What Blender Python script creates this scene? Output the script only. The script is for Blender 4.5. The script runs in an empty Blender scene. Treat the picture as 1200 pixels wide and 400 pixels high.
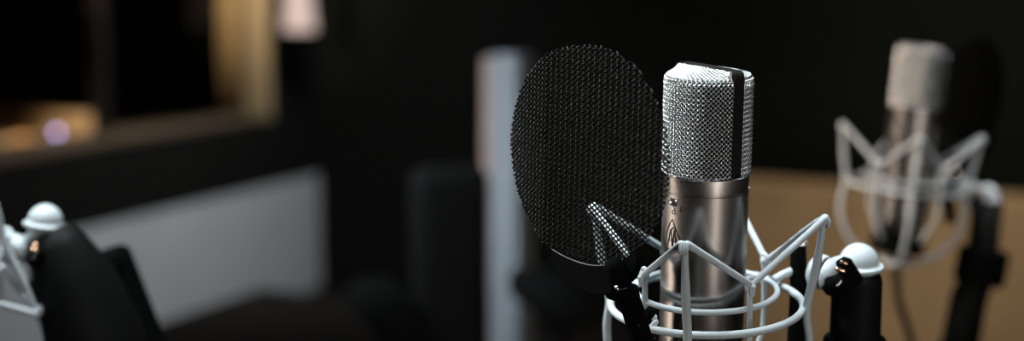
import bpy, bmesh, math, random
from mathutils import Vector, Matrix
random.seed(4)
C = bpy.context.scene.collection
SC = bpy.context.scene
PI = math.pi
R = math.radians

# ------------------------------------------------------------------ camera
F = 1667.0                       # focal length in pixels of the 1200 px frame (50 mm lens)
PITCH = R(8.2)
CAM = Vector((0, 0, 1.35))
cam = bpy.data.cameras.new('camera')
cam.sensor_width = 36; cam.lens = F / 1200 * 36
camo = bpy.data.objects.new('camera', cam); C.objects.link(camo)
camo.location = CAM; camo.rotation_euler = (PI / 2 - PITCH, 0, 0)
cam.clip_start = 0.02; cam.clip_end = 60
cam.dof.use_dof = True; cam.dof.focus_distance = 0.802; cam.dof.aperture_fstop = 2.75
SC.camera = camo
RX = Vector((1, 0, 0)); DN = Vector((0, -math.sin(PITCH), -math.cos(PITCH))); FW = Vector((0, math.cos(PITCH), -math.sin(PITCH)))

def dirv(x, y, z):               # a direction given as right, down, forward
    return RX * x + DN * y + FW * z
def at(px, py, d):               # the point at distance d along the view axis
    return CAM + dirv((px - 600) / F * d, (py - 200) / F * d, d)
def frame_from(up, ex_hint, loc):
    up = up.normalized(); ex = (ex_hint - up * ex_hint.dot(up)).normalized(); ey = up.cross(ex)
    m = Matrix.Identity(4)
    for i in range(3):
        m[i][0] = ex[i]; m[i][1] = ey[i]; m[i][2] = up[i]; m[i][3] = loc[i]
    return m

# ------------------------------------------------------------------ materials
def mat(name, col, rough=0.5, metal=0.0, noise=0.0, nscale=60, bump=0.0, bscale=200, emit=None, estr=0, spec=0.5, coat=0, trans=0, aniso=0, stretch=None):
    m = bpy.data.materials.new(name); m.use_nodes = True
    nt = m.node_tree; b = nt.nodes['Principled BSDF']
    b.inputs['Base Color'].default_value = (*col, 1); b.inputs['Roughness'].default_value = rough
    b.inputs['Metallic'].default_value = metal; b.inputs['Specular IOR Level'].default_value = spec
    b.inputs['Coat Weight'].default_value = coat; b.inputs['Transmission Weight'].default_value = trans
    b.inputs['Anisotropic'].default_value = aniso
    tc = nt.nodes.new('ShaderNodeTexCoord')
    src = tc.outputs['Object']
    if stretch:
        mp = nt.nodes.new('ShaderNodeMapping'); mp.inputs['Scale'].default_value = stretch
        nt.links.new(src, mp.inputs['Vector']); src = mp.outputs['Vector']
    n = nt.nodes.new('ShaderNodeTexNoise'); n.inputs['Scale'].default_value = nscale; n.inputs['Detail'].default_value = 4
    nt.links.new(src, n.inputs['Vector'])
    r = nt.nodes.new('ShaderNodeValToRGB')
    k = max(noise, 0.02)
    r.color_ramp.elements[0].position = 0.3; r.color_ramp.elements[1].position = 0.7
    r.color_ramp.elements[0].color = (*[max(0, c * (1 - k)) for c in col], 1)
    r.color_ramp.elements[1].color = (*[min(1, c * (1 + k)) for c in col], 1)
    nt.links.new(n.outputs['Fac'], r.inputs['Fac']); nt.links.new(r.outputs['Color'], b.inputs['Base Color'])
    if bump:
        n2 = nt.nodes.new('ShaderNodeTexNoise'); n2.inputs['Scale'].default_value = bscale
        nt.links.new(src, n2.inputs['Vector'])
        bp = nt.nodes.new('ShaderNodeBump'); bp.inputs['Strength'].default_value = bump; bp.inputs['Distance'].default_value = 0.001
        nt.links.new(n2.outputs['Fac'], bp.inputs['Height']); nt.links.new(bp.outputs['Normal'], b.inputs['Normal'])
    if emit:
        b.inputs['Emission Color'].default_value = (*emit, 1); b.inputs['Emission Strength'].default_value = estr
    return m

M = {}
ANR = 0.0
M['coat'] = mat('pale_powder_coat', (0.52, 0.60, 0.63), 0.52, noise=0.03, bump=0.12, bscale=900)
M['cord'] = mat('pale_elastic_cord', (0.55, 0.62, 0.66), 0.55, noise=0.05, bump=0.3, bscale=1500)
M['nickel'] = mat('satin_nickel', (0.32, 0.295, 0.275), 0.25, 1.0, noise=0.03, nscale=300)
nt = M['nickel'].node_tree; tg = nt.nodes.new('ShaderNodeTangent'); tg.direction_type = 'RADIAL'; tg.axis = 'Z'
bs = nt.nodes['Principled BSDF']; nt.links.new(tg.outputs[0], bs.inputs['Tangent']); bs.inputs['Anisotropic'].default_value = 0.90; bs.inputs['Anisotropic Rotation'].default_value = ANR
M['wire'] = mat('grille_wire', (0.80, 0.84, 0.84), 0.27, 1.0)
M['wireback'] = mat('grille_backing', (0.010, 0.010, 0.009), 0.7, 0.0)
M['satin'] = mat('satin_steel', (0.85, 0.85, 0.83), 0.42, 0.7)
M['band'] = mat('dark_band_metal', (0.02, 0.019, 0.018), 0.35, 0.3)
M['chrome'] = mat('chrome', (0.80, 0.80, 0.80), 0.12, 1.0)
M['bronze'] = mat('bronze_screw', (0.80, 0.50, 0.34), 0.25, 1.0)
M['engrave'] = mat('dark_engraving', (0.012, 0.010, 0.009), 0.6)
M['black'] = mat('black_plastic', (0.003, 0.0036, 0.0034), 0.75, spec=0.02, bump=0.1, bscale=800)
M['blackmesh'] = mat('black_mesh_wire', (0.003, 0.0032, 0.003), 0.33, 0.0, spec=0.15)
M['tube'] = mat('black_tube', (0.005, 0.006, 0.0055), 0.6, spec=0.08)
M['rubber'] = mat('black_rubber', (0.008, 0.008, 0.008), 0.8, spec=0.2)
M['wallblack'] = mat('black_wall', (0.0028, 0.0036, 0.0022), 0.9, noise=0.15, nscale=4, spec=0.15)
M['wallgrey'] = mat('grey_wall_paint', (0.40, 0.415, 0.43), 0.85, noise=0.04, nscale=6, bump=0.2, bscale=60, spec=0.2)
M['floor'] = mat('dark_carpet', (0.03, 0.028, 0.026), 0.95, noise=0.3, nscale=200, bump=0.6, bscale=400, spec=0.1)
M['ceil'] = mat('dark_ceiling', (0.03, 0.03, 0.03), 0.9, spec=0.1)
M['brown'] = mat('brown_felt', (0.27, 0.18, 0.095), 0.95, noise=0.12, nscale=9, bump=0.5, bscale=300, spec=0.1)
M['wood'] = mat('light_oak', (0.37, 0.265, 0.145), 0.55, noise=0.2, nscale=5, stretch=(4, 4, 0.5), spec=0.3)
M['sillwood'] = mat('shade_darkened_sill', (0.085, 0.060, 0.038), 0.6, noise=0.2, nscale=5, stretch=(5, .6, 5), spec=0.2)  # sill wood darkened in its colour to stand in for shade
M['woodshelf'] = mat('oak_desk', (0.50, 0.34, 0.19), 0.5, noise=0.2, nscale=5, stretch=(0.6, 5, 5), spec=0.3)
M['darkwood'] = mat('dark_stained_wood', (0.014, 0.010, 0.008), 0.6, noise=0.3, nscale=6, stretch=(1, 1, 8), spec=0.2)
M['pale'] = mat('pale_blue_grey_laminate', (0.33, 0.39, 0.44), 0.45, noise=0.04, nscale=8, spec=0.4)
M['pinkwood'] = mat('pinkish_beech_edge', (0.48, 0.35, 0.30), 0.6, noise=0.1, nscale=12, stretch=(3, 3, .4))
M['leather'] = mat('black_leather', (0.013, 0.0138, 0.0138), 0.75, noise=0.1, bump=0.4, bscale=120, spec=0.12)
M['case'] = mat('dark_brown_case', (0.016, 0.0135, 0.012), 0.8, noise=0.2, nscale=12, spec=0.1)
M['alu'] = mat('aluminium_edge', (0.10, 0.10, 0.10), 0.5, 0.8)
M['shade'] = mat('pink_glass_shade', (0.22, 0.17, 0.155), 0.6, emit=(1.0, 0.74, 0.66), estr=0.50)
M['shadehot'] = mat('lit_bulb', (0.3, 0.27, 0.27), 0.5, emit=(1.0, 0.86, 0.84), estr=0.9)
M['led'] = mat('violet_lamp', (0.5, 0.45, 0.8), 0.5, emit=(0.42, 0.36, 0.80), estr=7)
M['orangelamp'] = mat('orange_lamp', (0.8, 0.4, 0.15), 0.5, emit=(1.0, 0.42, 0.14), estr=0.55)
g = bpy.data.materials.new('window_glass'); g.use_nodes = True; nt = g.node_tree
b = nt.nodes['Principled BSDF']; b.inputs['Transmission Weight'].default_value = 1.0; b.inputs['Roughness'].default_value = 0.0
b.inputs['IOR'].default_value = 1.10; b.inputs['Base Color'].default_value = (0.97, 0.97, 0.97, 1)
M['glass'] = g

# ------------------------------------------------------------------ mesh helpers
def obj(name, bm, m, parent=None, mw=None, smooth=True, angle=0.7):
    me = bpy.data.meshes.new(name)
    if smooth:
        for f in bm.faces: f.smooth = True
        for e in bm.edges:
            if len(e.link_faces) == 2 and e.calc_face_angle(0) > angle: e.smooth = False
    bm.to_mesh(me); bm.free()
    me.materials.append(m if not isinstance(m, str) else M[m])
    o = bpy.data.objects.new(name, me); C.objects.link(o)
    if parent is not None: o.parent = parent
    if mw is not None: o.matrix_world = mw
    return o
def empty(name, mw, label, cat, group=None):
    o = bpy.data.objects.new(name, None); C.objects.link(o); o.empty_display_size = 0.02
    o.matrix_world = mw; tag(o, label, cat, group); return o
def tag(o, label, cat, group=None, kind=None):
    if label: o['label'] = label
    if cat: o['category'] = cat
    if group: o['group'] = group
    if kind: o['kind'] = kind
    return o
def struct(o):
    o['kind'] = 'structure'; return o

def box(bm, c, s, rot=None, bevel=0.0, segs=2):
    m = Matrix.Translation(Vector(c)) @ ((rot.to_4x4() if rot is not None else Matrix.Identity(4))) @ Matrix.Diagonal((s[0], s[1], s[2], 1))
    r = bmesh.ops.create_cube(bm, size=1, matrix=m)
    if bevel:
        es = list({e for v in r['verts'] for e in v.link_edges})
        bmesh.ops.bevel(bm, geom=es, offset=bevel, segments=segs, affect='EDGES', profile=0.6)
def boxes(*a):
    bm = bmesh.new()
    for q in a: box(bm, *q)
    return bm
def ringframe(t, prev):
    n = prev - t * prev.dot(t)
    if n.length < 1e-6: n = t.orthogonal()
    return n.normalized()
def tube(bm, pts, r, n=12, closed=False, cap=True, round_ends=False):
    pts = [Vector(p) for p in pts]
    N = len(pts); rs = r if isinstance(r, (list, tuple)) else [r] * N
    if round_ends and not closed:
        r0, r1 = rs[0], rs[-1]; t0 = (pts[0] - pts[1]).normalized(); t1 = (pts[-1] - pts[-2]).normalized()
        a = [(pts[0] + t0 * r0 * math.sin(x), r0 * math.cos(x)) for x in (1.35, 1.0, 0.5)]
        z = [(pts[-1] + t1 * r1 * math.sin(x), r1 * math.cos(x)) for x in (0.5, 1.0, 1.35)]
        pts = [p for p, _ in a] + pts + [p for p, _ in z]; rs = [q for _, q in a] + list(rs) + [q for _, q in z]; N = len(pts)
    loops = []; prev = Vector((0.123, 0.456, 0.88))
    for i in range(N):
        if closed: t = pts[(i + 1) % N] - pts[i - 1]
        else: t = pts[min(i + 1, N - 1)] - pts[max(i - 1, 0)]
        t.normalize(); prev = ringframe(t, prev); bn = t.cross(prev)
        loops.append([bm.verts.new(pts[i] + (prev * math.cos(2 * PI * k / n) + bn * math.sin(2 * PI * k / n)) * rs[i]) for k in range(n)])
    for i in range(N if closed else N - 1):
        a, b_ = loops[i], loops[(i + 1) % N]
        off = 0
        if closed and i == N - 1:
            best = min(range(n), key=lambda o: (a[0].co - b_[o].co).length); off = best
        for k in range(n):
            bm.faces.new((a[k], a[(k + 1) % n], b_[(k + 1 + off) % n], b_[(k + off) % n]))
    if cap and not closed:
        bm.faces.new(list(reversed(loops[0]))); bm.faces.new(loops[-1])
def tb(pts, r, **k):
    bm = bmesh.new(); tube(bm, pts, r, **k); return bm
def lathe(bm, prof, n=48, mtx=None, close=True):
    loops = []
    for (r, z) in prof:
        r = max(r, 1e-5)
        vs = [bm.verts.new((r * math.cos(2 * PI * k / n), r * math.sin(2 * PI * k / n), z)) for k in range(n)]
        loops.append(vs)
    for i in range(len(loops) - 1):
        a, b_ = loops[i], loops[i + 1]
        for k in range(n): bm.faces.new((a[k], a[(k + 1) % n], b_[(k + 1) % n], b_[k]))
    if close:
        bm.faces.new(list(reversed(loops[0]))); bm.faces.new(loops[-1])
    if mtx is not None:
        vs = [v for l in loops for v in l]; bmesh.ops.transform(bm, matrix=mtx, verts=vs)
def lt(prof, n=48, mtx=None):
    bm = bmesh.new(); lathe(bm, prof, n, mtx); bmesh.ops.recalc_face_normals(bm, faces=bm.faces); return bm
def arc(cx, cz, r, a0, a1, n):
    return [(cx + r * math.cos(R(a0 + (a1 - a0) * i / n)), cz + r * math.sin(R(a0 + (a1 - a0) * i / n))) for i in range(n + 1)]
def zto(d, loc):                 # matrix that turns +z onto d and moves to loc
    return Matrix.Translation(loc) @ Vector(d).to_track_quat('Z', 'Y').to_matrix().to_4x4()
def sphere(bm, c, r, n=24, sc=(1, 1, 1)):
    bmesh.ops.create_uvsphere(bm, u_segments=n, v_segments=n // 2, radius=r, matrix=Matrix.Translation(Vector(c)) @ Matrix.Diagonal((*sc, 1)))
def smooth_path(p, k=8, closed=False):      # Catmull-Rom
    p = [Vector(q) for q in p]; out = []
    n = len(p)
    for i in range(n if closed else n - 1):
        p1, p2 = p[i], p[(i + 1) % n]
        p0 = p[i - 1] if (i > 0 or closed) else p1 * 2 - p2
        p3 = p[(i + 2) % n] if (i + 2 < n or closed) else p2 * 2 - p1
        for j in range(k):
            t = j / k
            out.append(0.5 * ((2 * p1) + (p2 - p0) * t + (2 * p0 - 5 * p1 + 4 * p2 - p3) * t * t + (3 * p1 - p0 - 3 * p2 + p3) * t ** 3))
    if not closed: out.append(p[-1])
    return out
MM = 0.001
def P(a, r, z):                  # az a in degrees: 0 = right of the thing, 90 = towards its front
    return Vector((math.cos(R(a)) * r, -math.sin(R(a)) * r, z)) * MM

# ------------------------------------------------------------------ microphone
BAND = 55.0                      # azimuth of the dark seam band
RM = 25.2                        # radius of body
def head_point(a, q, off=0.0):
    """grille skin; a = angle inside one half (0..180 from band end to band end), q = mm up the skin"""
    l0 = RM * math.cos(R(a)); s0 = RM * math.sin(R(a)); ZS = 53.5
    if q <= ZS:
        return Vector((l0, s0, q)), Vector((math.cos(R(a)), math.sin(R(a)), 0))
    L = 8.0 + max(0, s0 - 4.0)
    w = min(1.0, (q - ZS) / L)
    # rounded shoulder then gentle slope up to the band
    arcw = min(1.0, (q - ZS) / 5.6); sh = arcw * PI / 2
    rs = 3.6
    inn = rs * (1 - math.cos(sh)); up = rs * math.sin(sh)
    w2 = 0 if arcw < 1 else min(1.0, (q - ZS - 5.6) / max(0.5, L - 5.6))
    smax = max(4.0, s0 - inn)
    s = smax + (4.0 - smax) * w2
    z = ZS + up + (60.6 - ZS - rs) * w2
    ll = l0 * (1 - 0.10 * math.sin(sh) * (abs(l0) / RM) ** 6)
    nrm = Vector((math.cos(R(a)) * math.cos(sh), math.sin(R(a)) * math.cos(sh) + 0.0, math.sin(sh))).normalized()
    return Vector((ll, s, z)), nrm
def grille(side):
    bm = bmesh.new()
    a_lo = math.degrees(math.asin(3.6 / RM)); span = R(180 - 2 * a_lo) * RM
    NC = 26; Pt = span / NC; H = 2.75; qmax = 53.5 + 8 + RM - 4
    sgn = 1 if side > 0 else -1
    def emit(k, fam):
        pts = []; step = H / 8
        q = -0.5
        while q <= qmax:
            u = k * Pt + (q if fam > 0 else -q) * Pt / H
            if 0 <= u <= span:
                a = a_lo + math.degrees(u / RM)
                L = 8.0 + max(0, RM * math.sin(R(a)) - 4.0)
                if q <= 53.5 + L:
                    p, n_ = head_point(a, q)
                    d = 0.56 * math.cos(2 * PI * q / H) * fam
                    pts.append((p + n_ * d))
                elif pts: break
            elif pts: break
            q += step
        if len(pts) > 2:
            pts = [Vector((p.x, p.y * sgn, p.z)) * MM for p in pts]
            tube(bm, pts, 0.43 * MM, n=8, cap=False)
    kr = int(qmax / H) + 2
    for k in range(-kr, NC + 1): emit(k, 1)
    for k in range(0, NC + kr + 1): emit(k, -1)
    return bm
def grille_back(side):
    bm = bmesh.new(); sgn = 1 if side > 0 else -1
    a_lo = math.degrees(math.asin(3.6 / RM)); rows = []
    NA = 40; NQ = 44
    for j in range(NQ + 1):
        row = []
        for i in range(NA + 1):
            a = a_lo + (180 - 2 * a_lo) * i / NA
            L = 8.0 + max(0, RM * math.sin(R(a)) - 4.0)
            q = (53.5 + L) * j / NQ
            p, n_ = head_point(a, q); p = p - n_ * 1.5
            row.append(bm.verts.new(Vector((p.x, p.y * sgn, p.z)) * MM))
        rows.append(row)
    for j in range(NQ):
        for i in range(NA): bm.faces.new((rows[j][i], rows[j][i + 1], rows[j + 1][i + 1], rows[j + 1][i]))
    bmesh.ops.recalc_face_normals(bm, faces=bm.faces)
    return bm
def band_mesh():
    bm = bmesh.new(); w = 3.9
    out = [(RM + .35, -0.5)] + [(RM + .35, z) for z in (10, 25, 40, 54)] + arc(RM + .35 - 4.0, 57.4, 4.0, 0, 90, 8) + [(10, 61.6), (0, 61.7)]
    out = out + [(-x, z) for x, z in reversed(out[:-1])]
    inn = [(x * (RM - 1.6) / RM if z < 57 else x * .93, min(z, 59.6)) for x, z in out]
    A = []
    for (x, z), (xi, zi) in zip(out, inn):
        A.append([bm.verts.new(Vector(v) * MM) for v in ((x, -w, z), (x, w, z), (xi, w, zi), (xi, -w, zi))])
    for i in range(len(A) - 1):
        for k in range(4): bm.faces.new((A[i][k], A[i][(k + 1) % 4], A[i + 1][(k + 1) % 4], A[i + 1][k]))
    bm.faces.new(A[0]); bm.faces.new(list(reversed(A[-1])))
    bmesh.ops.recalc_face_normals(bm, faces=bm.faces)
    bmesh.ops.bevel(bm, geom=[e for e in bm.edges if e.calc_face_angle(0) > 1.0], offset=0.5 * MM, segments=2, affect='EDGES')
    return bm
def on_body(a, z, rr=RM + .12): return P(a, rr, z)
def surf_line(bm, pts, r=0.28, rr=RM + .05, k=5):     # thin groove-like line following the body; pts = (azimuth, z)
    for (a0, z0), (a1, z1) in zip(pts[:-1], pts[1:]):
        tube(bm, [on_body(a0 + (a1 - a0) * i / k, z0 + (z1 - z0) * i / k, rr) for i in range(k + 1)], r * MM, n=5)

def make_mic(mw, label, full=True):
    """origin: axis at the lower edge of the grille; -y is the front"""
    t = empty('condenser_microphone', mw, label, 'microphone')
    prof = [(6, -137), (15, -137), (20, -134), (23.5, -128), (RM - .1, -118), (RM, -90), (RM, -11.2), (RM - .45, -10.9), (RM - .45, -10.2), (RM, -9.9), (RM, -1.4),
            (RM - .1, -1.0), (RM - .8, -0.4), (5, -0.4)]
    obj('body', lt([(r * MM, z * MM) for r, z in prof], 96), 'nickel', t)
    rim = [(RM - 1.3, -1.2), (RM + .1, -1.3), (RM + .5, -.7), (RM + .5, 0.1), (RM - .1, .6), (RM - 1.3, .6)]
    obj('grille_rim', lt([(r * MM, z * MM) for r, z in rim], 96), 'chrome', t)
    base = [(8, -137.5), (8, -140), (9.5, -140.5), (9.5, -148), (8.5, -149), (4, -149)]
    obj('connector_socket', lt([(r * MM, z * MM) for r, z in reversed(base)], 48), 'tube', t)
    # band frame axes: local x of band along azimuth BAND
    rotm = Matrix.Rotation(-R(BAND), 4, 'Z')
    gm = []
    for s in (-1, 1):
        bm = grille(s); bmesh.ops.transform(bm, matrix=rotm, verts=bm.verts); o = obj('grille', bm, 'wire', t, smooth=True, angle=3)
        bm = grille_back(s); bmesh.ops.transform(bm, matrix=rotm, verts=bm.verts); obj('backing_cloth', bm, 'wireback', o)
        if s < 0: o['label'] = 'front half of the woven wire grille'
    bm = band_mesh(); bmesh.ops.transform(bm, matrix=rotm, verts=bm.verts); obj('grille_band', bm, 'band', t)['label'] = 'dark band over the grille'
    # sliding switch: recess with two bright pins
    A0 = 144.0
    bm = bmesh.new(); m = zto(P(A0, 1, 0), on_body(A0, -15.8, RM - .15))
    box(bm, (0, 0, 0), (5.2 * MM, 4.6 * MM, 0.7 * MM), bevel=.3 * MM)
    bmesh.ops.transform(bm, matrix=m, verts=bm.verts); sw = obj('switch', bm, 'engrave', t)
    bm = bmesh.new(); sphere(bm, on_body(A0 + 4, -16.4, RM + .4), 0.95 * MM, 14); sphere(bm, on_body(A0 - 6, -14.6, RM + .4), .85 * MM, 14)
    obj('switch_pin', bm, 'chrome', sw)
    # engraved figures: a six beside the switch, small marks, pointed emblem
    bm = bmesh.new()
    def six(a, z, s=1.0):
        pts = [(a - 2.8 * s + 0, z + 2.2 * s)]
        pts = [(a + 3.0 * math.cos(R(w)) * s, z + (1.15 + 1.15 * math.sin(R(w))) * s - 1.2) for w in range(90, 451, 40)]
        surf_line(bm, pts, 0.26, k=2)
        surf_line(bm, [(a - 2.6 * s, z + 0.2), (a - 2.2 * s, z + 1.8 * s), (a + 1.0 * s, z + 2.9 * s)], 0.26, k=2)
    six(A0 - 1, -21.5, 1.0)
    surf_line(bm, [(A0 - 13, -17), (A0 - 13, -20)], .24); surf_line(bm, [(A0 - 11, -19.5), (A0 - 15, -20.8)], .24)
    surf_line(bm, [(A0 + 11, -15.5), (A0 + 11, -17.5)], .24)
    obj('pattern_marks', bm, 'engrave', t)
    bm = bmesh.new(); a = 145.0; z = -26.0
    surf_line(bm, [(a, z), (a + 5, z - 3), (a + 12, z - 9), (a + 14, z - 15)], .34)
    surf_line(bm, [(a, z), (a - 8, z - 7), (a - 19, z - 15)], .30)
    surf_line(bm, [(a + 9, z - 17), (a + 2.5, z - 6), (a - 1.0, z - 17)], .40)
    surf_line(bm, [(a - 1.0, z - 17), (a - 4, z - 6), (a - 9, z - 18)], .40)
    surf_line(bm, [(a + 3, z - 9), (a - 1.0, z - 4.5), (a - 6, z - 7)], .25)
    surf_line(bm, [(a + 5, z - 13), (a - 5, z - 13)], .28)
    obj('emblem', bm, 'engrave', t)
    bm = bmesh.new(); m = zto(P(-4, 1, 0), on_body(-4, -10.8, RM)); lathe(bm, [(1.2 * MM, -.5 * MM), (1.2 * MM, .8 * MM), (.6 * MM, 1.2 * MM)], 16, m)
    obj('screw', bm, 'chrome', t)
    return t

# ------------------------------------------------------------------ shock mount
def make_mount(mw, label, phi, arm, dome, jadj=(0, 0, 0, 0), nub=True, clampseed=0):
    """origin: centre of the inner ring. arm = local points of the bracket; dome = local point of the ball cap"""
    t = empty('shock_mount', mw, label, 'shock mount')
    R1, R2, h2, Ra, ha, Rj, hj = 42.2, 57.4, -8.4, 68.4, 47.0, 43.0, 14.0
    ri, ro, rp = 1.8, 2.25, 2.55
    bm = tb([P(a, R1, 0) for a in range(0, 360, 5)], ri * MM, n=14, closed=True); obj('inner_ring', bm, 'coat', t)
    bm = tb([P(a, R2, h2) for a in range(0, 360, 4)], ro * MM, n=14, closed=True)
    # link bar between the two rings
    obj('outer_ring', bm, 'coat', t)
    bm = bmesh.new(); a = phi - 58
    tube(bm, [P(a, R1, 0), P(a, R1 + 6, -1.5), P(a + 6, R2, h2)], [1.6 * MM, 1.9 * MM, 2.0 * MM], n=10); obj('link_bar', bm, 'coat', t)
    if nub:
        bm = bmesh.new(); a = phi + 113
        tube(bm, [P(a, R2, h2), P(a - 2, R2 - 2, h2 + 4.0)], 1.8 * MM, n=10, round_ends=True); sphere(bm, P(a + 0, R2 - 3, h2 + 6.2), 2.1 * MM, 14)
        obj('cord_hook', bm, 'coat', t)
    for k in range(4):
        a = phi + 90 * k
        # outer post: from apex past the outer ring, then into the lower hub
        pts = smooth_path([P(a, Ra, ha - 1.5), P(a, 65, 20), P(a, R2 + 2.4, h2), P(a, R2 + 4.2, -30), P(a, R2 + 1, -52), P(a, 44, -74), P(a, 22, -86), P(a, 12, -88)], 8)
        bm = tb(pts, [(rp if i > 6 else 2.0 + .35 * i / 6) * MM for i in range(len(pts))], n=14, round_ends=True)
        obj('outer_post', bm, 'coat', t)
        aj = phi + 45 + 90 * k; hh = hj + jadj[k]
        pts = smooth_path([P(aj, Rj, hh - 1), P(aj, R1 + 1.2, 0), P(aj, R1 + .6, -32), P(aj, R1 - 8, -50), P(aj, 27, -62), P(aj, 21, -64)], 8)
        o = obj('inner_post', tb(pts, 1.75 * MM, n=12, round_ends=True), 'coat', t)
        # joint loop where the cord wraps the post head
        bm = bmesh.new()
        J = P(aj, Rj + .6, hh)
        for dz, rr in ((-1.2, 2.6), (1.2, 2.8)):
            ax = (P(aj, 1, 0)).normalized(); ex = Vector((0, 0, 1)); ey = ax.cross(ex)
            tube(bm, [J + Vector((0, 0, dz * MM)) + (ex * math.cos(2 * PI * i / 14) * 1.3 + ey * math.sin(2 * PI * i / 14)) * rr * .8 * MM for i in range(14)], 1.45 * MM, n=8, closed=True)
        tube(bm, [J + Vector((0, 0, 2 * MM)), J + P(aj, 2.5, -1), J + P(aj, 2.2, -5.5)], [1.7 * MM, 2.0 * MM, 1.5 * MM], n=10, round_ends=True)
        sphere(bm, J, 3.0 * MM, 16)
        obj('cord_joint', bm, 'cord', t)
    for k in range(4):
        a = phi + 90 * k; A = P(a, Ra + .6, ha)
        for s in (-1, 1):
            kj = k if s > 0 else (k - 1) % 4
            aj = phi + 45 + 90 * kj
            J = P(aj, Rj + 1.6, hj + jadj[kj])
            d = (J - A)
            tan = P(a + 90 * s, 1, 0).normalized()
            p0 = A + tan * .0018 + Vector((0, 0, .0012))
            N = 18; pts = []; rs = []
            for i in range(N + 1):
                f = i / N
                pts.append(p0.lerp(J, f)); rs.append((2.1 if f < .12 else 2.0 if f < .9 else 1.8) * MM)
            if k == 0 and s < 0:       # the doubled, wrapped run at the right-hand post
                rs = [(2.5 if .08 < i / N < .42 else 2.1 if i / N < .6 else 1.7) * MM for i in range(N + 1)]
            obj('cord', tb(pts, rs, n=12, round_ends=True), 'cord', t)
        # wrapped cord head over the post tip
        bm = bmesh.new()
        rad = P(a, 1, 0).normalized()
        for j, off in enumerate((-1.6, 0.1, 1.7)):
            tg = P(a + 90, 1, 0).normalized()
            c = A + tg * off * MM
            tube(bm, [c + rad * -2.6 * MM + Vector((0, 0, -1.2 * MM)), c + rad * -1.2 * MM + Vector((0, 0, 1.6 * MM)), c + rad * 1.2 * MM + Vector((0, 0, 1.8 * MM)), c + rad * 2.6 * MM + Vector((0, 0, -0.8 * MM)), c + rad * 2.2 * MM + Vector((0, 0, -3.2 * MM))], 1.15 * MM, n=8, round_ends=True)
        sphere(bm, A + Vector((0, 0, -.6 * MM)), 3.0 * MM, 16)
        obj('cord_wrap', bm, 'cord', t)
    hub = [(15.5, -66), (23, -66), (23.5, -65), (23.5, -60.5), (22.5, -59.5), (15.5, -59.5)]
    # inner hub holds the microphone's lower end
    prof = [(10.5, -72), (24, -72), (25, -71), (25, -60), (24, -59), (23.2, -59)]
    obj('cup', lt([(r * MM, z * MM) for r, z in [(10.2, -77), (26, -77), (27.5, -75), (27.5, -62), (26.8, -61), (26.0, -61), (26.0, -74.5), (10.2, -74.5)]], 64), 'black', t)
    obj('lower_hub', lt([(r * MM, z * MM) for r, z in [(11, -91), (15, -91), (16, -90), (16, -86), (15, -85), (11, -85)]], 48), 'coat', t)
    # ---- bracket and swivel
    L = [Vector(q) for q in arm['rod']]
    bm = tb(L, [q * MM for q in arm['rod_r']], n=20); br = obj('bracket', bm, 'black', t)
    ax = (L[0] - L[1]).normalized()
    bm = bmesh.new(); lathe(bm, [(0, -1 * MM), (6.0 * MM, -1 * MM), (6.0 * MM, 1.5 * MM), (4.8 * MM, 2.6 * MM), (3.2 * MM, 2.6 * MM), (3.0 * MM, 1.2 * MM), (0, 1.2 * MM)], 6, zto(ax, L[0])); obj('hex_bolt', bm, 'satin', br)
    obj('bracket_bar', tb(arm['bar'], 2.6 * MM, n=12, round_ends=True), 'coat', t)
    K = Vector(arm['knob']); kd = Vector(arm['knob_dir']).normalized()
    bm = bmesh.new()
    lathe(bm, [(0, -9 * MM), (8 * MM, -9 * MM), (10.5 * MM, -7 * MM), (11.2 * MM, -3 * MM), (10.4 * MM, -1 * MM), (9.0 * MM, -.4 * MM), (9.0 * MM, .6 * MM), (10.3 * MM, 1.2 * MM), (10.6 * MM, 3.5 * MM), (9.2 * MM, 7 * MM), (6 * MM, 9 * MM), (0, 9.6 * MM)], 40, zto(kd, K)); bmesh.ops.recalc_face_normals(bm, faces=bm.faces)
    kn = obj('swivel_knob', bm, 'coat', t)
    bm = bmesh.new(); tube(bm, [K + (Vector(zto(kd, K).to_3x3() @ Vector((math.cos(2 * PI * i / 28), math.sin(2 * PI * i / 28), 0)))) * 9.4 * MM for i in range(28)], .7 * MM, n=8, closed=True)
    obj('knob_gasket', bm, 'black', kn)
    D = Vector(dome)
    obj('swivel_neck', tb(smooth_path([K, K.lerp(D, .4) + Vector((0, 0, 3 * MM)), D], 6), [5.5 * MM] * 13, n=16), 'coat', t)
    bm = bmesh.new()
    prof = [(0, -7), (9, -7), (11.2, -5.2), (12.4, -4.0), (14.6, -3.4), (15.2, -2.4), (15.0, -1.2), (13.2, -.6), (12.3, .2)] + [(12.2 * math.cos(R(w)), .4 + 12.4 * math.sin(R(w))) for w in range(8, 90, 8)] + [(0, 12.8)]
    lathe(bm, [(r * MM, z * MM) for r, z in prof], 56, Matrix.Translation(D) @ (Vector(arm['dome_up']).to_track_quat('Z', 'Y').to_matrix().to_4x4()))
    bmesh.ops.recalc_face_normals(bm, faces=bm.faces); obj('dome_cap', bm, 'coat', t)
    lv = [Vector(q) for q in arm['lever']]
    bm = bmesh.new()
    d = (lv[1] - lv[0]); m = zto(d, lv[0].lerp(lv[1], .5))
    bmesh.ops.create_cube(bm, size=1, matrix=m @ Matrix.Diagonal((7.0 * MM, 7.5 * MM, d.length, 1)))
    for v in bm.verts:
        if (v.co - lv[1]).length < (v.co - lv[0]).length: v.co = lv[1] + (v.co - lv[1]) * 1.9
    bmesh.ops.bevel(bm, geom=list(bm.edges), offset=1.0 * MM, segments=2, affect='EDGES')
    tube(bm, [lv[2], lv[3]], [6.2 * MM, 7.5 * MM], n=8)
    le = obj('clamp_lever', bm, 'black', t)
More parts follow.
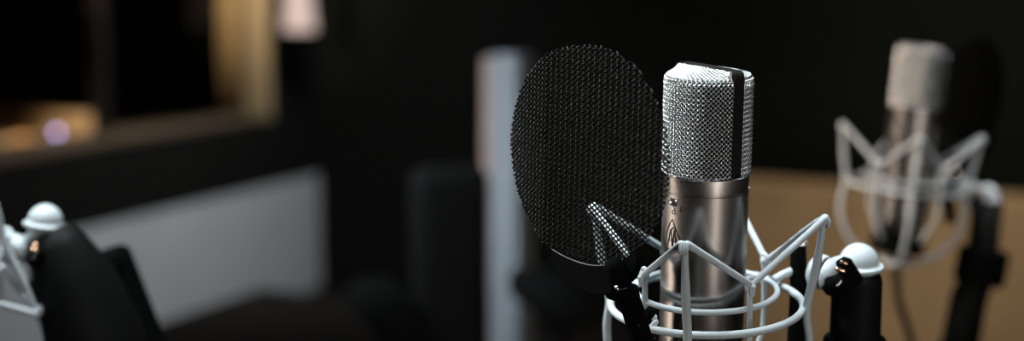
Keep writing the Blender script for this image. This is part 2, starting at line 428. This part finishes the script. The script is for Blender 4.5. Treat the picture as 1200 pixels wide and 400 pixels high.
    for s_, nm, mt, rr in zip(arm['screws'], ('lever_screw', 'lever_screw', 'lever_glint'), ('bronze', 'bronze', 'chrome'), (1.0, 1.5, .8)):
        a_, b_ = Vector(s_[0]), Vector(s_[1]); obj(nm, tb([a_, b_], rr * MM, n=10, round_ends=True), mt, le)
    return t

# ------------------------------------------------------------------ pop filter
US, BEND = -35.0, R(15)
UL, UR, VH = 75.0, 57.0, 62.0
def filt(u, v, off=0.0):
    if u >= US:
        return Vector((u, -off, v)) * MM
    d = u - US; n_ = Vector((math.sin(BEND), -math.cos(BEND)))      # left wing bends away
    p = Vector((US, 0)) + Vector((math.cos(BEND), -math.sin(BEND) * -1 * -1)) * d
    # wing goes back (+y) as u decreases
    x = US + d * math.cos(BEND); y = -d * math.sin(BEND)
    return Vector((x - off * math.sin(BEND), y - off * math.cos(BEND), v)) * MM
def rim_pt(w, extra=0.0):
    c, s = math.cos(w), math.sin(w)
    return ((UR if c > 0 else UL) + extra) * c, (VH + extra) * s
def make_filter(mw, label, arm=None, group=None):
    t = empty('pop_filter', mw, label, 'pop filter')
    bm = bmesh.new()
    px_, pz_ = 2.05, 1.48          # half steps of the staggered weave (mm)
    L = math.hypot(px_, pz_)
    def inside(u, v): return (u / (UR if u > 0 else UL)) ** 2 + (v / VH) ** 2 <= 1
    for fam in (1, -1):
        for k in range(-90, 91):
            pts = []
            for i in range(-200, 201):
                v = i * pz_ / 2
                u = k * 2 * px_ + px_ * (v / pz_) * fam
                if abs(v) <= VH and inside(u, v):
                    pts.append(filt(u, v, .46 * math.cos(PI * v / pz_) * fam))
                elif pts: break
            if len(pts) > 1: tube(bm, pts, 0.50 * MM, n=6, cap=False)
    obj('mesh_screen', bm, 'blackmesh', t, angle=3)
    # black cradle hugging the lower edge
    bm = bmesh.new(); rows = []
    w0, w1 = R(-110), R(-50); N = 40
    for i in range(N + 1):
        f = i / N; w = w0 + (w1 - w0) * f
        depth = 3.0 + 12.0 * math.sin(PI * min(1, f * 1.0)) ** .7
        row = []
        for (e, o) in ((-1.6, -2.2), (-1.6, 2.2), (depth, 3.0), (depth, -3.0)):
            u, v = rim_pt(w, e); row.append(bm.verts.new(filt(u, v, -o)))
        rows.append(row)
    for i in range(N):
        for k in range(4): bm.faces.new((rows[i][k], rows[i][(k + 1) % 4], rows[i + 1][(k + 1) % 4], rows[i + 1][k]))
    bm.faces.new(rows[0]); bm.faces.new(list(reversed(rows[-1]))); bmesh.ops.recalc_face_normals(bm, faces=bm.faces)
    bmesh.ops.bevel(bm, geom=[e for e in bm.edges if e.calc_face_angle(0) > .9], offset=.6 * MM, segments=2, affect='EDGES')
    cr = obj('cradle', bm, 'black', t)
    bm = bmesh.new()
    tube(bm, [filt(*rim_pt(R(-110 + i * 1.7), -1.4), 1.6) for i in range(30)], .45 * MM, n=6, round_ends=True); obj('cradle_highlight', bm, 'alu', cr)  # thin grey bead modelled in place of the edge highlight
    if arm:
        inv = mw.inverted()
        pts = [inv @ q for q in arm['pts']]
        bm = tb(smooth_path(pts, 5), [q * MM for q in arm['r']], n=12, round_ends=True); ao = obj('clip_arm', bm, 'black', t)
        for q in arm['screw']:
            a_, b_ = inv @ q[0], inv @ q[1]
            bm = tb([a_, a_.lerp(b_, .3), a_.lerp(b_, .32), b_], [2.0 * MM, 2.0 * MM, 1.2 * MM, 1.4 * MM], n=8); obj('thumb_screw', bm, 'chrome', ao)
        bm = bmesh.new()
        for q in arm['jaw']:
            tube(bm, [inv @ q[0], inv @ q[1]], q[2] * MM, n=8, round_ends=True)
        obj('clip_jaw', bm, 'black', t)
        bm = bmesh.new()
        for q in arm['ticks']: sphere(bm, inv @ q, .5 * MM, 8)
        obj('clip_pin', bm, 'chrome', ao)
    return t

# ================================================================== foreground group
UPM = dirv(0.0, -1, -0.225)
mic_loc = at(827.5, 199.5, 0.833)
mw_mic = frame_from(UPM, RX, mic_loc)
make_mic(mw_mic, 'sharp nickel side-address microphone with bright woven grille, standing upright in the pale mount')

mount_loc = at(827.3, 339.5, 0.855)
UPS = dirv(-0.030, -1, -0.237)
mw_mount = frame_from(UPS, RX, mount_loc)
inv = mw_mount.inverted()
def lp(px, py, d): return inv @ at(px, py, d)
DD = 0.885
arm1 = dict(
    rod=[lp(935, 286, DD), lp(935.5, 300, DD), lp(936, 345, DD), lp(934, 400, DD + .004), lp(933, 470, DD + .01)],
    rod_r=[5.0, 5.0, 5.6, 6.2, 6.4],
    bar=[inv @ (mw_mount @ P(-22, 43, 0)), lp(906, 329, DD - .005), lp(917, 322.5, DD - .002), lp(930, 317, DD)],
    knob=lp(967, 321, DD - .01), knob_dir=inv.to_3x3() @ dirv(.75, .25, -.6), dome_up=(0, 0, 1),
    lever=[lp(988, 304, DD - .020), lp(996, 332, DD - .014), lp(972, 337, DD - .022), lp(992, 327, DD - .012)],
    screws=[(lp(986.5, 307, DD - .031), lp(992, 309.5, DD - .031)), (lp(981, 316, DD - .030), lp(989, 318, DD - .030)), (lp(981, 335, DD - .031), lp(986, 330, DD - .031))])
make_mount(mw_mount, 'pale wire shock mount with two rings, in focus around the upright microphone', 17.5, arm1, lp(1006.5, 309, DD), jadj=(1.0, 2.5, 0, -3.2))

UPF = dirv(0.02, -1, -0.17)
nrm = dirv(-0.72, 0, -0.694)
ex = (dirv(0.694, 0, -0.72))
flt_loc = at(692, 184, 0.785)
mw_f = frame_from(UPF, ex, flt_loc)
fa = dict(pts=[at(720, 313, .772), at(726, 332, .775), at(738, 354, .785), at(746, 378, .792), at(753, 403, .80)],
          r=[5.6 + min(i, 6) * .12 for i in range(21)],
          screw=[(at(721, 339, .768), at(734, 335.5, .768))],
          jaw=[(at(742, 352, .79), at(716, 344, .79), 3.6), (at(745, 385, .79), at(762, 366, .79), 3.2), (at(735, 338, .775), at(745, 339, .79), 2.2), (at(745, 385, .79), at(742, 340, .79), 3.6)],
          ticks=[at(748.5, 382, .782), at(764, 368, .786), at(738, 394, .784), at(767, 397, .786)])
make_filter(mw_f, 'large oval black mesh pop filter in focus, between pale column and sharp microphone', fa)

# ---- stands
def make_stand(loc_top, label, r_top, segs, foot, cat='microphone stand', group=None, collar=None):
    """loc_top: world; segs: list of (point, radius) down from the top, ends in the vertical tube; foot: (x, y)"""
    t = empty('microphone_stand', Matrix.Translation((foot[0], foot[1], 0)), label, cat, group)
    o = Matrix.Translation((-foot[0], -foot[1], 0))
    pts = [o @ Vector(p) for p, _ in segs]; rs = [r for _, r in segs]
    obj('upper_tube', tb(pts, rs, n=28), 'tube', t)
    end = pts[-1]
    obj('lower_tube', tb([end, Vector((end.x, end.y, .10))], [.0125, .0125], n=24), 'tube', t)
    obj('clutch', lt([(.012, -.03), (.019, -.03), (.021, -.026), (.021, .026), (.019, .03), (.012, .03)], 32, Matrix.Translation(end)), 'black', t)
    if collar:
        for c, d, rr, h in collar:
            prof = [(rr * .7, -h), (rr * .95, -h), (rr, -h * .85), (rr, h * .85), (rr * .95, h), (rr * .7, h)]
            obj('collar', lt(prof, 36, o @ zto(d, c)), 'black', t)
    obj('leg_hub', lt([(.012, .30), (.02, .30), (.022, .295), (.022, .255), (.012, .25)], 24, Matrix.Translation((end.x, end.y, 0))), 'black', t)
    for k in range(3):
        a = R(25 + 120 * k); d = Vector((math.cos(a), math.sin(a), 0)); b0 = Vector((end.x, end.y, 0))
        l = obj('leg', tb([b0 + d * .018 + Vector((0, 0, .275)), b0 + d * .30 + Vector((0, 0, .012))], .008, n=14), 'tube', t)
        obj('brace', tb([b0 + d * .012 + Vector((0, 0, .115)), b0 + d * .16 + Vector((0, 0, .152))], .004, n=8), 'tube', t)
        obj('rubber_foot', tb([b0 + d * .285 + Vector((0, 0, .0175)), b0 + d * .318 + Vector((0, 0, .0105))], .0105, n=14, round_ends=False), 'rubber', l)
    return t
S1 = at(1004.5, 320, DD)
def below(p, dz): return Vector((p.x, p.y, p.z - dz))
top1 = below(S1, .001)
c1 = at(1004.5, 398, DD); c1 = Vector((S1.x, S1.y, c1.z - .012))
make_stand(top1, 'thick black stand tube under the sharp pale dome, right of the microphone in focus', .0155,
           [(top1, .0145), (below(top1, .004), .0155), (Vector((S1.x, S1.y, c1.z)), .0158), (Vector((S1.x, S1.y, .80)), .0125)], (S1.x, S1.y),
           collar=[(c1, (0, 0, 1), .0195, .012)])

# ================================================================== second microphone (blurred, right)
D2 = 1.45
m2 = at(1062, 208, D2); UP2 = dirv(0.085, -1, -0.16)
mw2 = frame_from(UP2, RX, m2); inv2 = mw2.inverted()
def lp2(px, py, d): return inv2 @ at(px, py, d)
mm2 = mw2 @ Matrix.Translation((0, 0, .074)) @ Matrix.Rotation(R(8), 4, 'Z')
make_mic(mm2, 'blurred tan and grey microphone leaning a little, standing behind the pale dome')
d2b = D2 + .02
arm2 = dict(
    rod=[lp2(1108, 196, d2b), lp2(1109, 205, d2b), lp2(1112, 222, d2b), lp2(1113, 240, d2b), lp2(1114, 262, d2b)], rod_r=[5, 5, 5.6, 6.2, 6.4],
    bar=[P(-20, 43, 0), lp2(1103, 208, d2b), lp2(1105, 208, d2b), lp2(1110, 210, d2b)],
    knob=lp2(1134, 223, d2b - .01), knob_dir=inv2.to_3x3() @ dirv(.75, .25, -.6), dome_up=(0, 0, 1),
    lever=[lp2(1143, 226, d2b - .02), lp2(1149, 240, d2b - .02), lp2(1137, 244, d2b - .02), lp2(1147, 235, d2b - .02)],
    screws=[(lp2(1145, 223, d2b - .026), lp2(1148, 224, d2b - .026)), (lp2(1142, 228, d2b - .026), lp2(1146, 229, d2b - .026)), (lp2(1142, 239, d2b - .026), lp2(1145, 236, d2b - .026))])
make_mount(mw2, 'blurred pale shock mount around the leaning tan microphone', 9, arm2, lp2(1157, 231, d2b))
S2 = at(1157, 236, d2b); e2 = at(1118, 440, d2b + .02)
k2 = at(1150, 312, d2b + .006)
dd2 = (S2 - e2).normalized()
make_stand(S2, 'blurred leaning black stand with thick clutch at the far right', .015,
           [(S2, .0155), (k2, .0160), (S2.lerp(e2, .55), .019), (e2, .020)], (e2.x, e2.y), collar=[(k2, dd2, .026, .018)])
inv = None
f2 = at(1145, 108, D2 + .13)
make_filter(frame_from(dirv(.05, -1, -.12), dirv(.74, 0, .67), f2), 'faint black pop filter, almost lost in the dark, right of the leaning tan microphone',
            dict(pts=[at(1128, 192, D2 + .12), at(1124, 205, D2 + .10), at(1116, 218, D2 + .08), at(1110, 228, D2 + .06), at(1106, 238, D2 + .05)], r=[6.5 - i * .1 for i in range(21)],
                 screw=[(at(1123, 202, D2 + .09), at(1118, 201, D2 + .09))], jaw=[(at(1110, 226, D2 + .06), at(1098, 215, D2 + .045), 4)], ticks=[at(1112, 226, D2 + .05)]))
# cable
pb = mm2 @ Vector((0, 0, -.149)); 
cab = smooth_path([pb + (mm2.to_3x3() @ Vector((0, 0, .012))), pb, pb + Vector((.002, -.005, -.05)), pb + Vector((.02, -.01, -.12)), pb + Vector((.03, -.02, -.30)), pb + Vector((-.03, -.03, -.60)), Vector((pb.x - .20, pb.y - .1, .06)), Vector((pb.x - .45, pb.y - .15, .0045)), Vector((pb.x - .9, pb.y - .3, .0045))], 8)
t = empty('microphone_cable', Matrix.Translation(pb), 'blurred dark cable hanging below the leaning tan microphone', 'cable')
im = Matrix.Translation(-pb)
obj('plug', tb([im @ cab[0], im @ cab[8]], [.0085, .0078], n=20), 'tube', t)
obj('cord', tb([im @ q for q in cab[6:]], .0042, n=10), 'rubber', t)

# ================================================================== third mount and boom (blurred, left edge)
D3 = 1.02
m3 = at(-80, 312, D3)
mw3 = frame_from(dirv(.22, 1, .22), RX, m3); inv3 = mw3.inverted()
def lp3(px, py, d): return inv3 @ at(px, py, d)
arm3 = dict(
    rod=[lp3(-14, 320, D3 + .04), lp3(-14, 312, D3 + .04), lp3(-13, 290, D3 + .04), lp3(-12, 262, D3 + .04), lp3(-12, 240, D3 + .04)], rod_r=[5, 5, 5.6, 6.2, 6.4],
    bar=[P(20, 43, 0), lp3(-5, 305, D3 + .02), lp3(5, 300, D3 + .02), lp3(14, 294, D3 + .02)],
    knob=lp3(18, 292, D3 + .01), knob_dir=inv3.to_3x3() @ dirv(.7, -.7, -.2), dome_up=inv3.to_3x3() @ dirv(.15, -1, -.15),
    lever=[lp3(40, 283, D3 - .0), lp3(50, 300, D3), lp3(38, 312, D3), lp3(46, 300, D3)],
    screws=[(lp3(40, 286, D3 - .008), lp3(44, 288, D3 - .008)), (lp3(38, 292, D3 - .008), lp3(43, 294, D3 - .008)), (lp3(37, 304, D3 - .008), lp3(41, 300, D3 - .008))])
make_mic(mw3 @ Matrix.Translation((0, 0, .070)), 'blurred microphone hanging upside down, cut off by the left edge')
make_mount(mw3, 'blurred bright shock mount hanging upside down at the left edge of the photo', -8, arm3, lp3(53, 260, D3 + .01))
S3 = at(60, 272, D3 + .012)
e3 = at(128, 470, D3 + .03)
make_stand(S3, 'blurred thick black slanting stand in front of the grey wall', .02,
           [(S3, .0150), (at(70, 288, D3 + .013), .020), (at(88, 330, D3 + .02), .030), (at(112, 400, D3 + .03), .036), (e3, .034)], (e3.x, e3.y))
# black accessory plate on the stand: a filter bracket with rounded upper corner
t = empty('equipment_bag', frame_from(dirv(-.36, -1, -.1), RX, at(112, 386, 1.135)), 'blurred black padded bag slung behind the slanting stand', 'bag')
bm = bmesh.new(); box(bm, (0.005, 0, -.02), (.084, .035, .155), bevel=.012, segs=4); obj('pouch', bm, 'black', t)
bm = bmesh.new(); box(bm, (0.005, -.0, .045), (.082, .038, .022), bevel=.009, segs=4); obj('flap', bm, 'black', t)
bm = tb(smooth_path([(-.015, 0, .05), (-.022, 0, .075), (-.03, 0, .06), (-.026, -.01, .03)], 6), .003, n=8); obj('strap', bm, 'rubber', t)

# ================================================================== the room
TH = R(25.8); C0 = Vector((-0.71017, 5.45, 0))
MR = Matrix.Translation(C0) @ Matrix.Rotation(-TH, 4, 'Z')       # room frame: x = along the back wall, y = into the room's depth (negative = nearer)
def rbox(name, x0, x1, y0, y1, z0, z1, m, parent=None, bevel=0, mw=True):
    bm = bmesh.new(); box(bm, ((x0 + x1) / 2, (y0 + y1) / 2, (z0 + z1) / 2), (x1 - x0, y1 - y0, z1 - z0), bevel=bevel)
    return obj(name, bm, m, parent, None if parent else MR, smooth=bool(bevel))
LX, NY, HZ = 6.0, -8.0, 2.8
struct(rbox('floor', -2.6, LX + .2, NY - .2, .2, -.15, 0, 'floor'))
struct(rbox('ceiling', -2.6, LX + .2, NY - .2, .2, HZ, HZ + .15, 'ceil'))
struct(rbox('wall_back', 0, LX + .2, -.07, .2, 0, HZ, 'wallblack'))
struct(rbox('wall_right', LX, LX + .2, NY, 0, 0, HZ, 'wallblack'))
struct(rbox('wall_front', 0, LX + .2, NY - .2, NY, 0, HZ, 'wallblack'))
# left wall: grey lower part, black upper part round a window opening
WY0, WY1, WZ0, WZ1 = -2.9, -.37, .80, 2.0
struct(rbox('wall_left', -.20, 0, NY - .2, .2, 0, .56, 'wallgrey'))
bm = bmesh.new()
for (y0, y1, z0, z1) in ((NY - .2, .2, .56, WZ0), (NY - .2, WY0, WZ0, WZ1), (WY1, .2, WZ0, WZ1), (NY - .2, .2, WZ1, HZ)):
    box(bm, (-.1, (y0 + y1) / 2, (z0 + z1) / 2), (.2, y1 - y0, z1 - z0))
struct(obj('wall_left', bm, 'wallblack', None, MR, smooth=False))
struct(rbox('baseboard_left', 0, .018, NY, 0, 0, .12, 'darkwood'))
struct(rbox('baseboard_back', .018, LX, -.088, -.07, 0, .12, 'darkwood'))
w = tag(bpy.data.objects.new('window_1', None), None, None, kind='structure'); C.objects.link(w); w.matrix_world = MR
T = .022
bm = bmesh.new(); box(bm, (-.10, WY1 - T / 2, (WZ0 + WZ1) / 2), (.21, T, WZ1 - WZ0), None, .003); obj('window_jamb', bm, 'wood', w)
bm = bmesh.new(); box(bm, (-.10, WY0 + T / 2, (WZ0 + WZ1) / 2), (.21, T, WZ1 - WZ0), None, .003); obj('window_jamb', bm, 'wood', w)
bm = bmesh.new(); box(bm, (-.10, (WY0 + WY1) / 2, WZ0 + T / 2), (.21, WY1 - WY0 - 2 * T, T), None, .003); obj('window_sill', bm, 'sillwood', w)
bm = bmesh.new(); box(bm, (-.10, (WY0 + WY1) / 2, WZ1 - T / 2), (.21, WY1 - WY0 - 2 * T, T), None, .003); obj('window_head', bm, 'wood', w)
bm = bmesh.new(); box(bm, (-.10, -1.14, (WZ0 + WZ1) / 2), (.05, .035, WZ1 - WZ0 - 2 * T), None, .003); obj('mullion', bm, 'darkwood', w)
for y0, y1 in ((-1.1225, WY1 - T), (WY0 + T, -1.1575)):
    bm = bmesh.new(); box(bm, (-.10, (y0 + y1) / 2, (WZ0 + WZ1) / 2), (.008, y1 - y0, WZ1 - WZ0 - 2 * T)); obj('pane', bm, 'glass', w, smooth=False)
# control room behind
struct(rbox('wall_control_room', -2.6, -2.4, NY - .2, .2, 0, HZ, 'wallblack'))
struct(rbox('wall_control_room', -2.4, -.2, 0, .2, 0, HZ, 'wallblack'))
struct(rbox('wall_control_room', -2.4, -.2, NY - .2, NY, 0, HZ, 'wallblack'))
# desk in the control room
def empty_r(name, x, y, z, label, cat): return empty(name, MR @ Matrix.Translation((x, y, z)), label, cat)
t = empty_r('mixing_desk', -.70, -1.05, 0, 'blurred light wooden desk seen through the control room window', 'desk')
bm = bmesh.new(); box(bm, (0, 0, .765), (.84, .28, .04), None, .004); obj('desk_top', bm, 'woodshelf', t)
bm = bmesh.new(); box(bm, (0, .12, .822), (.84, .03, .075), None, .004); obj('back_panel', bm, 'woodshelf', t)
for s in (-1, 1):
    bm = bmesh.new(); box(bm, (s * .39, 0, .3725), (.03, .26, .745), None, .003); obj('side_panel', bm, 'woodshelf', t)
t = empty_r('indicator_lamp', -.16, -1.275, .822, 'small round violet lamp glowing on the window sill', 'lamp')
obj('lamp_base', lt([(.004, 0), (.016, 0), (.016, .006), (.006, .009), (.004, .009)], 24), 'tube', t)
bm = bmesh.new(); sphere(bm, (0, 0, .018), .009, 20); obj('bulb', bm, 'led', t)
t = empty_r('sill_lamp', -.17, -1.41, .822, 'low orange glowing lamp beside the violet one on the window sill', 'lamp')
obj('lamp_base', lt([(.004, 0), (.02, 0), (.02, .004), (.006, .006), (.004, .006)], 24), 'tube', t)
bm = bmesh.new(); sphere(bm, (0, 0, .014), .024, 20, (1.1, 1, .45)); obj('glow_shade', bm, 'orangelamp', t)

# wall lamp
t = empty_r('wall_lamp', .11, -.34, 1.205, 'blurred pinkish glass lamp shade flaring downward, top edge of the photo', 'lamp')
prof = [(.038, .20), (.043, .12), (.051, .0), (.060, -.085), (.057, -.085), (.048, 0), (.040, .12), (.035, .20)]
bm = bmesh.new(); lathe(bm, prof, 40, close=False); bmesh.ops.recalc_face_normals(bm, faces=bm.faces); obj('lamp_shade', bm, 'shade', t)
bm = bmesh.new(); sphere(bm, (0, 0, .05), .025, 16, (1, 1, 1.5)); obj('bulb', bm, 'shadehot', t)
obj('shade_cap', lt([(.01, .20), (.048, .20), (.05, .205), (.04, .225), (.012, .235)], 32), 'alu', t)
obj('wall_arm', tb(smooth_path([(0, 0, .225), (0, 0, .27), (-.05, 0, .29), (-.10, 0, .27)], 6), .008, n=12), 'alu', t)
obj('wall_plate', lt([(.01, 0), (.045, 0), (.045, .008), (.035, .014), (.01, .014)], 32, zto((1, 0, 0), (-.11, 0, .27))), 'alu', t)

# low brown baffle before the back wall
t = empty_r('acoustic_baffle', 2.6, -.32, 0, 'long low brown felt baffle standing before the black back wall', 'baffle')
bm = bmesh.new(); box(bm, (0, 0, .375), (2.1, .07, .64), None, .02, 3); obj('felt_panel', bm, 'brown', t)
for s in (-1, 1):
    bm = bmesh.new(); box(bm, (s * .9, 0, .03), (.06, .40, .06), None, .006); obj('foot', bm, 'darkwood', t)

# dark case on the floor
t = empty_r('equipment_case', 1.22, -2.45, 0, 'large dark brown equipment case standing before the grey wall', 'case')
bm = bmesh.new(); box(bm, (0, 0, .245), (.56, 1.42, .41), None, .012); obj('case_body', bm, 'case', t)
bm = bmesh.new(); box(bm, (0, 0, .5), (.60, 1.46, .10), None, .014); obj('lid', bm, 'case', t)
for s in (-1, 1):
    for q in (-1, 1):
        obj('foot', lt([(.01, 0), (.03, 0), (.032, .04), (.01, .04)], 20, Matrix.Translation((s * .22, q * .62, 0))), 'rubber', t)
obj('handle', tb(smooth_path([(-.275, -.08, .30), (-.31, -.06, .30), (-.31, .06, .30), (-.275, .08, .30)], 6), .008, n=10), 'rubber', t)

# ---- pale column with wooden edge strip
D4 = 2.60
pt_ = at(600, 63, D4); cx, cy, topz = pt_.x, pt_.y, pt_.z
t = empty('acoustic_column', Matrix.Translation((cx, cy, 0)) @ Matrix.Rotation(R(-24), 4, 'Z'), 'tall pale blue-grey column with a pinkish edge strip, behind the black pop filter', 'column')
bm = bmesh.new(); box(bm, (0, 0, topz / 2 + .025), (.056, .074, topz - .05), None, .009, 4); obj('shell', bm, 'pale', t)
bm = bmesh.new(); box(bm, (0, 0, .025), (.22, .22, .05), None, .01); obj('base_plate', bm, 'tube', t)
bm = bmesh.new(); box(bm, (-.0375, -.010, topz / 2 + .025), (.016, .045, topz - .06), None, .004); obj('edge_strip', bm, 'pinkwood', t)

# ---- office chair, almost black
cl = at(527, 300, 2.25)
t = empty('office_chair', Matrix.Translation((cl.x, cl.y, 0)) @ Matrix.Rotation(R(18), 4, 'Z'), 'dark padded office chair with rounded backrest, left of the pale column', 'chair')
ztop = at(527, 193, 2.25).z
bm = bmesh.new(); box(bm, (0, .0, ztop - .19), (.125, .06, .38), None, .03, 5); obj('backrest', bm, 'leather', t)
bm = bmesh.new(); box(bm, (0, -.20, .50), (.46, .44, .09), None, .035, 4); obj('seat', bm, 'leather', t)
obj('back_post', tb([(0, .05, ztop - .30), (0, .06, .50), (0, -.02, .44), (0, -.15, .44)], .014, n=12), 'tube', t)
for s in (-1, 1):
    za = at(570, 334, 2.15).z
    bm = bmesh.new(); box(bm, (s * .13 + .0, -.12, za - .025), (.075, .24, .05), None, .022, 4); a_ = obj('armrest', bm, 'leather', t)
    obj('arm_support', tb([(s * .13, -.12, za - .04), (s * .20, -.14, .52)], .013, n=10), 'tube', a_)
obj('gas_column', tb([(0, -.2, .46), (0, -.2, .12)], .022, n=16), 'tube', t)
for k in range(5):
    a = R(72 * k + 10); d = Vector((math.cos(a), math.sin(a), 0)); b0 = Vector((0, -.2, 0))
    l = obj('leg', tb([b0 + d * .02 + Vector((0, 0, .12)), b0 + d * .27 + Vector((0, 0, .075))], [.018, .012], n=12), 'tube', t)
    obj('caster', lt([(.008, -.012), (.024, -.012), (.026, 0), (.024, .012), (.008, .012)], 20, zto((-d.y, d.x, 0), b0 + d * .27 + Vector((0, 0, .026)))), 'rubber', l)

# ================================================================== light
def area(name, loc, target, size, power, col, sy=None, spread=None):
    l = bpy.data.lights.new(name, 'AREA'); l.energy = power; l.color = col; l.size = size
    if sy: l.shape = 'RECTANGLE'; l.size_y = sy
    if spread: l.spread = spread
    o = bpy.data.objects.new(name, l); C.objects.link(o); o.location = loc
    o.rotation_euler = (Vector(target) - Vector(loc)).to_track_quat('-Z', 'Y').to_euler()
    return o
MC = at(827, 200, .83)
area('ceiling_softbox', MC + Vector((-.10, .10, 1.2)), MC + Vector((0, .02, 0)), .65, 3.5, (0.90, 0.97, 1.0), spread=R(50))
area('upper_left_lamp', MC + Vector((-1.0, .15, .85)), MC, .25, 1.9, (.92, .97, 1.0), spread=R(60))
# tall strip lamps behind the camera and to the left, mirrored in the microphone's satin body
area('front_strip_lamp', MC + Vector((.95, -2.3, .0)), MC, .36, 3.3, (1.0, .93, .88), sy=2.1, spread=R(68))
area('left_strip_lamp', MC + Vector((-1.47, .38, -.1)), MC + Vector((0, 0, -.05)), .16, 2.2, (1.0, .86, .74), sy=1.2, spread=R(90))
def rp(x, y, z): return MR @ Vector((x, y, z))
area('wall_wash', rp(1.0, -1.2, 2.5), rp(0, -.9, .3), 0.5, 16, (.94, .97, 1.0), spread=R(100))  # added wash that brightens the grey lower wall
area('baffle_wash', rp(2.5, -1.3, 2.6), rp(2.5, -.2, .4), .8, 8, (1.0, .91, .80), spread=R(80))  # added wash on the brown baffle from above
area('baffle_low_fill', rp(2.2, -1.15, .08), rp(2.2, -.32, .30), .5, 2.2, (1.0, .91, .80), sy=1.6, spread=R(120))  # unseen fill added below the frame to brighten the lower baffle
area('column_cool_fill', at(609, 200, 2.55) + Vector((-.85, -.75, .8)), at(605, 260, 2.55), .2, 1.25, (.86, .94, 1.0), spread=R(50))  # cool fill added to light the column from its left front
area('column_warm_fill', at(609, 200, 2.55) + Vector((-1.2, -.1, .3)), at(600, 200, 2.55), .3, .25, (1.0, .75, .66), spread=R(50))  # warm fill added for the column's left edge
area('jamb_fill', rp(-.12, -2.75, 1.75), rp(-.12, -.35, 1.36), .2, 2.2, (1.0, .80, .52), spread=R(22))  # narrow fill added to brighten the jamb while sparing the sill
area('desk_fill', rp(-.50, -1.75, 1.5), rp(-.30, -1.22, .82), .15, 1.4, (1.0, .86, .68), spread=R(40))  # added fill for the desk and the left end of the sill
area('left_mount_fill', at(20, 300, 1.02) + Vector((-.05, .05, .8)), at(20, 300, 1.02), 0.3, 1.1, (.92, .97, 1.0), spread=R(56))  # extra unseen fill brightening the upside-down mount and its ball cap
area('second_ball_fill', at(1157, 231, 1.47) + Vector((.1, .05, .6)), at(1150, 231, 1.47), 0.15, .09, (1, .95, .93), spread=R(16))  # small added fill just for the second mount's ball cap
area('second_mic_fill', at(1062, 120, 1.45) + Vector((-.70, -.12, .30)), at(1055, 150, 1.45), .25, 0.85, (1.0, .74, .57), spread=R(60))  # warm fill added to tint the second microphone's left side
wd = bpy.data.worlds.new('world'); SC.world = wd; wd.use_nodes = True
wd.node_tree.nodes['Background'].inputs['Color'].default_value = (.8, .9, .8, 1)
wd.node_tree.nodes['Background'].inputs['Strength'].default_value = 0.0

SC.view_settings.view_transform = 'Standard'; SC.view_settings.look = 'None'
SC.view_settings.exposure = 0; SC.view_settings.gamma = 1; SC.view_settings.use_curve_mapping = False
SC.cycles.max_bounces = 8; SC.cycles.filter_width = 1.0; SC.cycles.use_adaptive_sampling = False; SC.cycles.caustics_reflective = False; SC.cycles.caustics_refractive = False; SC.cycles.sample_clamp_indirect = 3; SC.cycles.use_denoising = True
